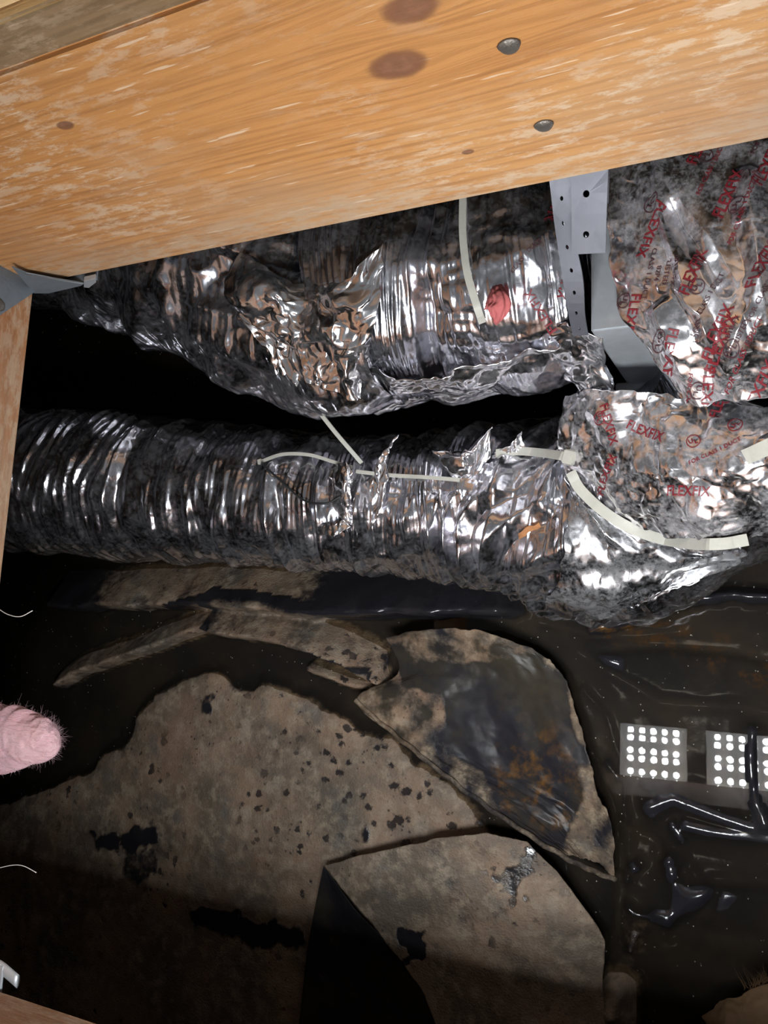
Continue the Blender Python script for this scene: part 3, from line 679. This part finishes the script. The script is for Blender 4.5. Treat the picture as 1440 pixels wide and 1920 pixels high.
netQ = [[(1075, 742, .618), (1160, 730, .585), (1260, 738, .572), (1350, 745, .562), (1440, 748, .556), (1620, 742, .55)],
        [(1062, 800, .628), (1150, 800, .595), (1240, 810, .578), (1330, 818, .565), (1420, 822, .555), (1620, 815, .55)],
        [(1070, 865, .640), (1150, 880, .605), (1240, 885, .588), (1330, 890, .575), (1420, 885, .565), (1620, 870, .556)],
        [(1095, 915, .650), (1165, 945, .618), (1250, 955, .602), (1340, 965, .590), (1425, 950, .582), (1620, 915, .57)],
        [(1130, 955, .662), (1195, 995, .634), (1275, 1010, .620), (1350, 1020, .612), (1415, 1005, .612), (1590, 950, .60)]]
def dispQ(U, W): return .013*crumple(U, W, .11, 71)+.0034*crumple(U, W, .035, 72)+.0009*crumple(U, W, .014, 73)
wrapQ, PQ, *_ = patch('foil_wrap', netQ, 260, 280, M_foilp, low, dispQ, .003)
# crumpled foil bridge between upper duct and the box
netR = [[(1050, 600, .545), (1085, 615, .54), (1115, 640, .548)], [(1030, 640, .56), (1080, 650, .55), (1140, 690, .58)], [(1060, 690, .60), (1090, 705, .585), (1145, 730, .60)], [(1068, 735, .625), (1095, 750, .61), (1120, 765, .62)], [(1062, 800, .64), (1085, 815, .625), (1105, 830, .62)]]
patch('foil_bridge', netR, 120, 90, M_foil2, low, lambda U, W: .008*crumple(U, W, .055, 81)+.0016*crumple(U, W, .018, 82), .004)

# lettering on the foil
dg = bpy.context.evaluated_depsgraph_get()
def bvh_of(*arrs): 
    vs = []; fs = []
    for A in arrs:
        n, m = A.shape[:2]; off = len(vs); vs += [tuple(v) for v in A.reshape(-1, 3)]; fs += [tuple(f+off) for f in gridfaces(n, m)]
    return BVHTree.FromPolygons(vs, fs)
BW = {'P': bvh_of(PP), 'Q': bvh_of(PQ), 'U': bvh_of(VUR)}
PAR = {'P': wrapP, 'Q': wrapQ, 'U': up}
fontc = bpy.data.curves.new('letters', 'FONT')
fobj = bpy.data.objects.new('letters', fontc); C.objects.link(fobj)
_cache = {}
def text_bm(s, bold):
    key = (s, bold)
    if key not in _cache:
        fontc.body = s; fontc.size = 1; fontc.align_x = 'CENTER'; fontc.align_y = 'CENTER'; fontc.offset = bold; fontc.space_character = 1.02
        fontc.resolution_u = 3; bpy.context.view_layer.update()
        me = fobj.evaluated_get(bpy.context.evaluated_depsgraph_get()).to_mesh()
        bm = bmesh.new(); bm.from_mesh(me); bmesh.ops.triangulate(bm, faces=bm.faces)
        for _ in range(4):
            es = [e for e in bm.edges if e.calc_length() > .22]
            if not es: break
            bmesh.ops.subdivide_edges(bm, edges=es, cuts=1); bmesh.ops.triangulate(bm, faces=bm.faces)
        me2 = bpy.data.meshes.new('t'); bm.to_mesh(me2); bm.free()
        v = np.array([q.co[:2] for q in me2.vertices]); f = [tuple(p.vertices) for p in me2.polygons]
        bpy.data.meshes.remove(me2); _cache[key] = (v, f)
    return _cache[key]
def ring_vf(r0, r1, n=36):
    a = np.linspace(0, 2*math.pi, n, endpoint=False); v = np.concatenate([np.stack([np.cos(a)*r, np.sin(a)*r], 1) for r in (r0, r1)])
    return v, [(i, (i+1) % n, n+(i+1) % n, n+i) for i in range(n)]
def stamp(items, px, py, ang, on, mat, name='printed_lettering'):
    """items: (verts, faces, dx, dy, size) in metres in the label's own frame"""
    c = at(px, py, .505 if on == 'P' else .59 if on == 'Q' else .51); ca, sa = math.cos(math.radians(ang)), math.sin(math.radians(ang))
    V = []; Fs = []
    for v, f, dx, dy, size in items:
        q = v*size+np.array([dx, dy]); q = q@np.array([[ca, sa], [-sa, ca]]); off = len(V); ok = []
        for a in q:
            hit = BW[on].ray_cast(Vector((c[0]+a[0], c[1]+a[1], .7)), Vector((0, 0, -1)))
            if hit[0] is None: V.append((c[0]+a[0], c[1]+a[1], 0)); ok.append(False)
            else: V.append(tuple(hit[0]+Vector((0, 0, .0009)))); ok.append(True)
        for k in f:
            if all(ok[i] for i in k): Fs.append(tuple(i+off for i in k))
    if not Fs: return
    o = mesh_obj(name, V, Fs, mat, None, False); bmx = bmesh.new(); bmx.from_mesh(o.data)
    bmesh.ops.delete(bmx, geom=[v for v in bmx.verts if not v.link_faces], context='VERTS'); bmx.to_mesh(o.data); bmx.free()
    o.parent = PAR[on]; o.matrix_parent_inverse = PAR[on].matrix_world.inverted()
def word(px, py, ang, on='P', size=.0098, s='FLEXFIX', mat=None):
    v, f = text_bm(s, .012); v = v*np.array([.86, 1.0]); stamp([(v, f, 0, 0, size)], px, py, ang, on, mat or M_ink)
def ul(px, py, ang, on='P', mat=None, R=.0048):
    v, f = ring_vf(.88, 1.0); tu = text_bm('U', .02); tl = text_bm('L', .02)
    stamp([(v, f, 0, 0, R), (*tu, -R*.34, R*.12, R*1.0), (*tl, R*.30, -R*.2, R*1.0)], px, py, ang, on, mat or M_inkd, 'printed_mark')
def small(px, py, ang, lines, on='P', mat=None, size=.0044):
    it = []
    for k, s in enumerate(lines): it.append((*text_bm(s, .006), 0, -k*size*1.35, size))
    stamp(it, px, py, ang, on, mat or M_ink)
for (x, y, a) in ((1318, 300, 66), (1366, 388, 66), (1437, 335, 66), (1302, 527, 68), (1352, 640, 62), (1346, 622, 62), (1424, 708, 60), (1222, 445, 240), (1176, 582, 252), (1248, 655, 252), (1322, 716, 262), (1428, 515, 62)):
    word(x, y, a)
for (x, y, a) in ((1324, 323, 66), (1380, 410, 66), (1308, 552, 66), (1371, 654, 60), (1164, 548, 252), (1231, 626, 252), (1304, 708, 260), (1224, 402, 240), (1440, 735, 60)):
    ul(x, y, a)
small(1333, 347, 66, ['FOR CLASS 1 DUCT'], size=.0040); small(1390, 425, 66, ['FOR CLASS 1 DUCT'], size=.0040)
small(1326, 575, 62, ['FOR CLASS 1 DUCT'], mat=M_inkd); small(1372, 622, 62, ['181B-FX', 'LISTED', '82P4'], mat=M_inkd); small(1393, 660, 60, ['FOR CLASS 1 DUCT'])
small(1268, 522, 252, ['181B-FX', 'LISTED', '82P4', 'CLASS 1 DUCT'], mat=M_inkd); small(1218, 655, 300, ['LISTED'], mat=M_inkd); small(1285, 715, 258, ['FOR CLASS 1'], size=.0040)
small(1306, 617, 255, ['1 DUCT'], mat=M_inkd); small(1434, 560, 60, ['FOR CLASS 1 DUCT'], mat=M_inkd); small(1425, 285, 62, ['FOR CLASS'], mat=M_inkd)
for (x, y, a) in ((1140, 795, 282), (1352, 760, 72), (1128, 880, 60), (1290, 925, 352), (1210, 812, 330)): word(x, y, a, 'Q', .0095)
for (x, y, a) in ((1124, 784, 282), (1362, 758, 70), (1302, 838, 20), (1378, 815, 60)): ul(x, y, a, 'Q', M_ink)
small(1340, 860, 20, ['FOR CLASS 1 DUCT'], 'Q', size=.0040)
word(1040, 372, 250, 'U'); small(985, 478, 40, ['CLASS 1 DUCT'], 'U', M_inkd); word(1052, 500, 250, 'U', .009); word(1000, 560, 120, 'U', .009)
bpy.data.objects.remove(fobj)

# ------------------------------------------------------------------ perforated hanger straps
def strap(name, ctrl, wd, mat, parent, pitch, hole, n=200, row=0.0, th=.0012):
    """ribbon with round holes punched through it; ctrl: (left edge point, right edge point) pairs in world space"""
    E = crom(np.array([[a, b] for a, b in ctrl]), n); Lc = np.linalg.norm(np.diff(E.mean(1), axis=0), axis=1); S = np.r_[0, np.cumsum(Lc)]
    def pos(s, u):
        s = np.clip(s, 0, S[-1]); a = np.array([np.interp(s, S, E[:, 0, k]) for k in range(3)]); b = np.array([np.interp(s, S, E[:, 1, k]) for k in range(3)])
        return a+(b-a)*(.5+u)
    V = []; Fs = []; cells = int(S[-1]/pitch); K = 12
    def add(p): V.append(p); return len(V)-1
    wloc = np.linalg.norm(E[0, 1]-E[0, 0])
    rows = {}
    def edgept(s, u):
        k = (round(s, 5), round(u, 4))
        if k not in rows: rows[k] = add(pos(s, u))
        return rows[k]
    for c in range(cells):
        s0, s1 = c*pitch, (c+1)*pitch; sm = (s0+s1)/2
        out = []; 
        for u in (-.5, -.25, 0, .25): out.append((s0, u))
        for f in (0, .25, .5, .75): out.append((s0+f*pitch, .5))
        for u in (.5, .25, 0, -.25): out.append((s1, u))
        for f in (0, .25, .5, .75): out.append((s1-f*pitch, -.5))
        oi = [edgept(*q) for q in out]; inn = []
        for (s, u) in out:
            a = math.atan2(s-sm, u*wloc-row*wloc); inn.append(add(pos(sm+hole*math.sin(a), row+hole*math.cos(a)/wloc)))
        for i in range(16): Fs.append((oi[i], oi[(i+1) % 16], inn[(i+1) % 16], inn[i]))
    o = mesh_obj(name, V, Fs, mat, None, False); o.parent = parent; o.matrix_parent_inverse = parent.matrix_world.inverted(); thick(o, th, 0); return o
st = empty('hanger_strap', at(1090, 320, .44), 'grey perforated metal hanger strap hanging from the joist over the foil duct', 'strap')
strap('narrow_strap', [(at(1012, 250, .44), at(1066, 250, .44)), (at(1029, 332, .455), at(1073, 325, .455)), (at(1040, 420, .475), at(1074, 420, .475)), (at(1055, 520, .497), at(1093, 520, .497)), (at(1066, 590, .518), at(1097, 590, .518)), (at(1076, 632, .540), at(1104, 630, .540))], .018, M_strap, st, .0155, .0015)
strap('wide_strap', [(at(1069, 240, .425), at(1142, 235, .425)), (at(1070, 322, .437), at(1141, 312, .437)), (at(1072, 395, .452), at(1138, 392, .452)), (at(1073, 512, .480), at(1135, 508, .480))], .026, M_strap, st, .0245, .0021, row=-.08)
strap('rear_strap', [(at(1100, 240, .441), at(1147, 235, .441)), (at(1104, 320, .452), at(1143, 312, .452)), (at(1106, 384, .465), at(1141, 383, .465))], .02, M_strap, st, .022, .0018)

# ------------------------------------------------------------------ cable ties
SURF = bvh_of(VLO, VUL, VUR, PP, PQ)
def snap(px, py, off, lo=.30, fallback=.62):
    d = Vector(ray(px, py)).normalized(); h = SURF.ray_cast(Vector((0, 0, H)), d)
    return (H-h[0][2]-off) if h[0] is not None else fallback
def lay(pts, off, n=40, sm=7):
    """photo points laid on the foil surface below them, smoothed so that the band bridges hollows"""
    q = crom(np.array(pts, float), n); dd = np.array([snap(a, b, off) for a, b in q]); k = len(dd)
    mn = np.array([dd[max(0, i-sm):i+sm+1].min() for i in range(k)]); w_ = np.array([mn[max(0, i-sm):i+sm+1].mean() for i in range(k)])
    return [(a, b, c) for (a, b), c in zip(q, w_)]
def tie(ctrl, wd, label, group=None, head=None, n=80, tail=None, th=.0011, up=(0, 0, 1.0)):
    P = crom(np.array([at(*q) for q in ctrl]), n)
    root = empty('cable_tie', P[0], label, 'cable tie', group)
    T = np.gradient(P, axis=0); T /= np.linalg.norm(T, axis=1, keepdims=True); up = np.array(up)
    V = []
    for i in range(n):
        s = np.cross(T[i], up); s /= np.linalg.norm(s); b = np.cross(s, T[i]); 
        for (a, c) in ((-1, -1), (-1, 1), (-.75, 1), (-.75, 1.25), (.75, 1.25), (.75, 1), (1, 1), (1, -1)): V.append(P[i]+s*a*wd/2+b*c*th/2)
    o = mesh_obj('strap_band', V, [tuple(f) for f in gridfaces(n, 8, True)]+[tuple(range(8)), tuple(range((n-1)*8, n*8))], M_tie, None, False)
    o.parent = root; o.matrix_parent_inverse = root.matrix_world.inverted()
    if head is not None:
        i = 0 if head == 0 else n-1; s = np.cross(T[i], up); s /= np.linalg.norm(s); b = np.cross(s, T[i])
        M = Matrix(((T[i][0], s[0], b[0], P[i][0]), (T[i][1], s[1], b[1], P[i][1]), (T[i][2], s[2], b[2], P[i][2]), (0, 0, 0, 1)))
        bm = bmesh.new(); box_bm(bm, (0, 0, .0008), (wd*1.3, wd*1.55, wd*.9), wd*.12, M); child('tie_head', bm, M_tie, root)
    return root
tie(lay([(868, 340), (868, 372), (868, 440), (876, 510), (893, 570), (905, 606)], .001, sm=3), .0056, 'dirty white cable tie around the upper duct, below the joist')
_c = snap(680, 868, .002)
tie([(552, 715, snap(552, 715, .002)), (585, 755, .600), (630, 812, _c*.6+.24), (678, 868, _c)], .0042, 'thin white cable tie slanting from upper duct down to lower duct', head=None)
tie(lay([(488, 866), (530, 852), (580, 853), (625, 866), (660, 876)], .006), .0034, 'curved thin white cable tie on top of lower duct, left of the slanting tie', head=0)
tie(lay([(668, 884), (730, 891), (800, 895), (862, 900)], .002), .0036, 'straight thin white cable tie along lower duct, right of the slanting tie', head=None)
tie(lay([(1068, 858), (1030, 851), (975, 846), (930, 850)], .003), .0075, 'short white cable tie with square head where lower duct meets the elbow', head=0)
tie(lay([(1070, 885), (1090, 920), (1140, 965), (1205, 1000), (1280, 1018), (1350, 1020), (1402, 1012)], .008, 60, 5), .0085, 'long wide white cable tie curving around the elbow collar')
tie(lay([(1396, 858), (1425, 845), (1490, 815)], .004), .0105, 'ribbed white cable tie end at the right edge on crumpled foil')
# thin black strip modelled as the curved tie's shadow on the duct
P = np.array([at(*q) for q in lay([(490, 868), (530, 905), (570, 938), (610, 944), (640, 930)], .002)])
tag(sweep(P, .0012, 6, plain('shadow_black', (.01, .01, .01), .6), 'tie_shadow'), 'thin black strip on the lower duct, modelled shadow of the curved tie', 'painted shadow')

# bright crumpled sleeve over the left part of the upper duct
BU = bvh_of(VUL, VUR)
def snapu(px, py, off, fb=.53):
    h = BU.ray_cast(Vector((0, 0, H)), Vector(ray(px, py)).normalized()); return (H-h[0][2]-off) if h[0] is not None else fb
rows = [[(455, 470), (500, 505), (560, 528), (620, 530), (680, 500), (722, 455)], [(440, 520), (500, 545), (560, 565), (620, 570), (672, 560), (712, 530)], [(455, 580), (510, 600), (560, 615), (615, 625), (660, 625), (700, 610)],
        [(490, 640), (525, 655), (565, 668), (610, 680), (650, 685), (690, 680)], [(520, 700), (550, 712), (580, 722), (615, 735), (650, 742), (680, 742)]]
patch('crumpled_sleeve', [[(a, b, snapu(a, b, .007)) for a, b in r_] for r_ in rows], 170, 190, M_foil2, up, lambda U, W: .010*crumple(U, W, .050, 61)+.0032*crumple(U, W, .018, 62), .003)
# hazy loose sleeve hanging in folds over the outside of the elbow
BL = bvh_of(VLO)
def snapl(px, py, off, fb=.68):
    h = BL.ray_cast(Vector((0, 0, H)), Vector(ray(px, py)).normalized()); return (H-h[0][2]-off) if h[0] is not None else fb
rows = [[(1062, 890), (1066, 960), (1055, 1030), (1040, 1090), (1020, 1125)], [(1090, 930), (1110, 990), (1115, 1060), (1105, 1120), (1090, 1158)], [(1130, 968), (1160, 1020), (1170, 1080), (1160, 1130), (1145, 1160)],
        [(1200, 1000), (1235, 1035), (1245, 1075), (1235, 1110), (1220, 1130)], [(1290, 1020), (1310, 1040), (1315, 1058), (1308, 1072), (1300, 1088)], [(1380, 1018), (1392, 1026), (1396, 1034), (1393, 1042), (1388, 1050)]]
M_haze = foil_mat('hazy_sleeve_foil', (.42, .42, .44), .20, .55, (.10, .095, .09), .05)
def swirl(U, W):
    ph = W*150+5.5*vnoise(U*14, W*14)+U*24
    return .0016*np.sin(ph)*sstep(-.3, .3, vnoise(U*25+3, W*25))+.004*crumple(U, W, .07, 64)+.0012*crumple(U, W, .022, 65)
patch('elbow_sleeve', [[(a, b, snapl(a, b, .008)) for a, b in r_] for r_ in rows], 200, 180, M_haze, low, swirl, .003)
lf = patch('dry_leaf', [[(a, b, snapl(a, b, .006)) for a, b in r_] for r_ in ([(974, 1003), (985, 990), (1000, 982), (1010, 980)], [(980, 1010), (990, 1000), (1003, 992), (1010, 986)])], 16, 24, plain('orange_leaf', (.33, .14, .05), .8, 0, .4, 200), None, lambda U, W: .002*vnoise(U*200, W*200), .003)[0]
tag(lf, 'small orange-brown leaf scrap stuck to the pleated foil beside the elbow', 'leaf')
# torn foil pieces standing off the lower duct
for net, sd_ in (([[(815, 842, .66), (835, 845, .655), (850, 850, .66)], [(835, 870, .655), (862, 862, .645), (885, 850, .650)], [(862, 905, .665), (885, 878, .66), (915, 800, .655)], [(858, 915, .67), (890, 900, .67), (917, 860, .665)]], 1),
                 ([[(600, 980, .66), (625, 985, .655), (650, 975, .66)], [(596, 998, .66), (625, 1006, .655), (655, 990, .66)], [(625, 865, .655), (640, 862, .65), (660, 880, .655)]][:2], 2),
                 ([[(930, 850, .665), (960, 830, .655), (978, 812, .655)], [(920, 862, .67), (955, 855, .665), (985, 850, .665)]], 3),
                 ([[(690, 905, .66), (712, 860, .652), (745, 815, .655)], [(700, 985, .668), (714, 930, .66), (722, 870, .662)]], 4),
                 ([[(620, 880, .655), (645, 865, .648), (660, 890, .652)], [(625, 930, .660), (640, 920, .650), (655, 935, .655)], [(640, 1000, .67), (655, 985, .66), (668, 1010, .67)]], 5)):
    patch('torn_foil', net, 50, 50, M_foil2, low, lambda U, W: .004*crumple(U, W, .02, 90+sd_)+.0015*crumple(U, W, .008, 95+sd_), .003)

# ------------------------------------------------------------------ insulation
def blob(name, ctrl, n, m, parent=None, seed=0, flat=.5, rag=1.0):
    def dd(S, TH, R): return R*(.22*np.cos(2*TH+1.2)+.16*pnoise(S, TH, 30, 2, seed)+.10*rag*pnoise(S, TH, 110, 4, seed+3)+.08*rag*pnoise(S, TH, 300, 9, seed+5))
    o, V, S, th, P, B, Q, R = tube(name, ctrl, n, m, M_pink, dd, parent)
    co = V.copy(); co = P[:, None]+(co-P[:, None]); 
    bq = ((co-P[:, None])*B[:, None]).sum(-1); co = co-B[:, None]*(bq*(1-flat))[..., None]
    o.data.vertices.foreach_set('co', co.astype(np.float32).ravel()); bmx = bmesh.new(); bmx.from_mesh(o.data)
    bmx.verts.ensure_lookup_table()
    for k in (0, n-1): bmx.faces.new([bmx.verts[k*m+j] for j in range(m)])
    bmesh.ops.recalc_face_normals(bmx, faces=bmx.faces); bmx.to_mesh(o.data); bmx.free(); o.data.update(); return o, co
def fuzz(V, parent, count, L, rr, seed):
    rg = np.random.RandomState(seed); vs = []; fs = []; n, m = V.shape[:2]; cen = V.mean(1)
    for _ in range(count):
        i = rg.randint(0, n); j = rg.randint(0, m); p = V[i, j]; d = p-cen[i]; d /= np.linalg.norm(d)+1e-9
        t = (V[-1].mean(0)-V[0].mean(0)); t /= np.linalg.norm(t); d = d*.5+t*rg.uniform(.1, 1.0)+rg.randn(3)*.45; d /= np.linalg.norm(d)
        b = rg.randn(3)*.35; l = L*rg.uniform(.3, 1); base = len(vs)
        for k in range(4):
            s = k/3; q = p+(d*s+b*s*s)*l
            side = np.cross(d, [0.3, .2, 1]); side /= np.linalg.norm(side)
            vs += [q+side*rr*(1-.7*s), q-side*rr*(1-.7*s)*.5+np.array([0, 0, rr]), q-side*rr*(1-.7*s)]
        for k in range(3):
            for a in range(3): fs.append((base+3*k+a, base+3*k+(a+1) % 3, base+3*k+3+(a+1) % 3, base+3*k+3+a))
    o = mesh_obj('fibres', vs, fs, M_pink); tag(o, kind='stuff'); o.parent = parent; o.matrix_parent_inverse = parent.matrix_world.inverted()
ins = empty('insulation_tuft', at(20, 1385, .43), 'pink glass wool insulation tuft poking in at the left edge', 'insulation')
o, V = blob('wool', [(-150, 1375, .445, .030), (-60, 1378, .44, .029), (0, 1382, .436, .025), (40, 1384, .434, .021), (75, 1384, .432, .0165), (98, 1380, .431, .0125), (108, 1376, .431, .004)], 90, 60, ins, 3)
fuzz(V, ins, 1500, .0055, .00006, 4)
pt = empty('insulation_scrap', at(935, 572, .505), 'red-pink insulation scrap showing through a tear in the upper duct', 'insulation')
o, V = blob('wool', [(930, 540, .520, .003), (932, 556, .508, .006), (935, 573, .506, .0085), (932, 592, .510, .005), (928, 604, .522, .002)], 70, 60, pt, 9, .7, 4.0)
o.data.materials[0] = plain('red_wool', (.50, .13, .13), .95, 0, .8, 300, .35)

# loose bright glass fibres hanging in front of the dark
for lab, c, rr in (('pale curved fibre below the left header joist', ((-5, 1140, .42), (15, 1152, .42), (38, 1156, .42), (61, 1145, .42)), .00035),
               ('faint pale fibre at the left edge below the pink insulation', ((-5, 1628, .45), (25, 1622, .45), (45, 1624, .45), (68, 1636, .45)), .00028)):
    P = crom(np.array([at(*q) for q in c]), 24); tag(sweep(P, rr, 5, M_fibre, 'glass_fibre'), lab, 'fibre', 'loose fibres')

# torn kraft paper, bottom right
kp = empty('kraft_paper', at(1400, 1900, .82), 'torn brown kraft paper facing at the bottom right corner', 'paper')
netK = [[(1318, 1906, .822), (1345, 1882, .815), (1378, 1868, .812), (1412, 1848, .81), (1452, 1838, .81)], [(1330, 1925, .815), (1360, 1915, .800), (1395, 1905, .80), (1430, 1890, .80), (1470, 1880, .80)], [(1330, 1990, .815), (1370, 1990, .80), (1410, 1985, .79), (1450, 1980, .79), (1490, 1975, .79)], [(1330, 2060, .83), (1370, 2060, .82), (1410, 2060, .81), (1450, 2060, .81), (1490, 2060, .81)]]
patch('paper_facing', netK, 60, 90, M_kraft, kp, lambda U, W: .003*crumple(U, W, .04, 61)+.001*fbm(U*90, W*90), .002, t=.001)
rg = np.random.RandomState(5); vs = []; fs = []
for k in range(60):
    a = rg.rand(); p = at(1395+50*a, 1853-17*a+6*rg.rand(), .812); d = np.array([-.3+.5*rg.randn(), .8, .3*rg.randn()]); d *=   .02*rg.uniform(.3, 1)/np.linalg.norm(d); b = len(vs); s = np.array([.0003, 0, 0])
    vs += [p-s, p+s, p+np.array([0, 0, .0004]), p+d]; fs += [(b, b+1, b+3), (b+1, b+2, b+3), (b+2, b, b+3)]
o = mesh_obj('fibres', vs, fs, M_kraft, None, False); tag(o, kind='stuff'); o.parent = kp; o.matrix_parent_inverse = kp.matrix_world.inverted()
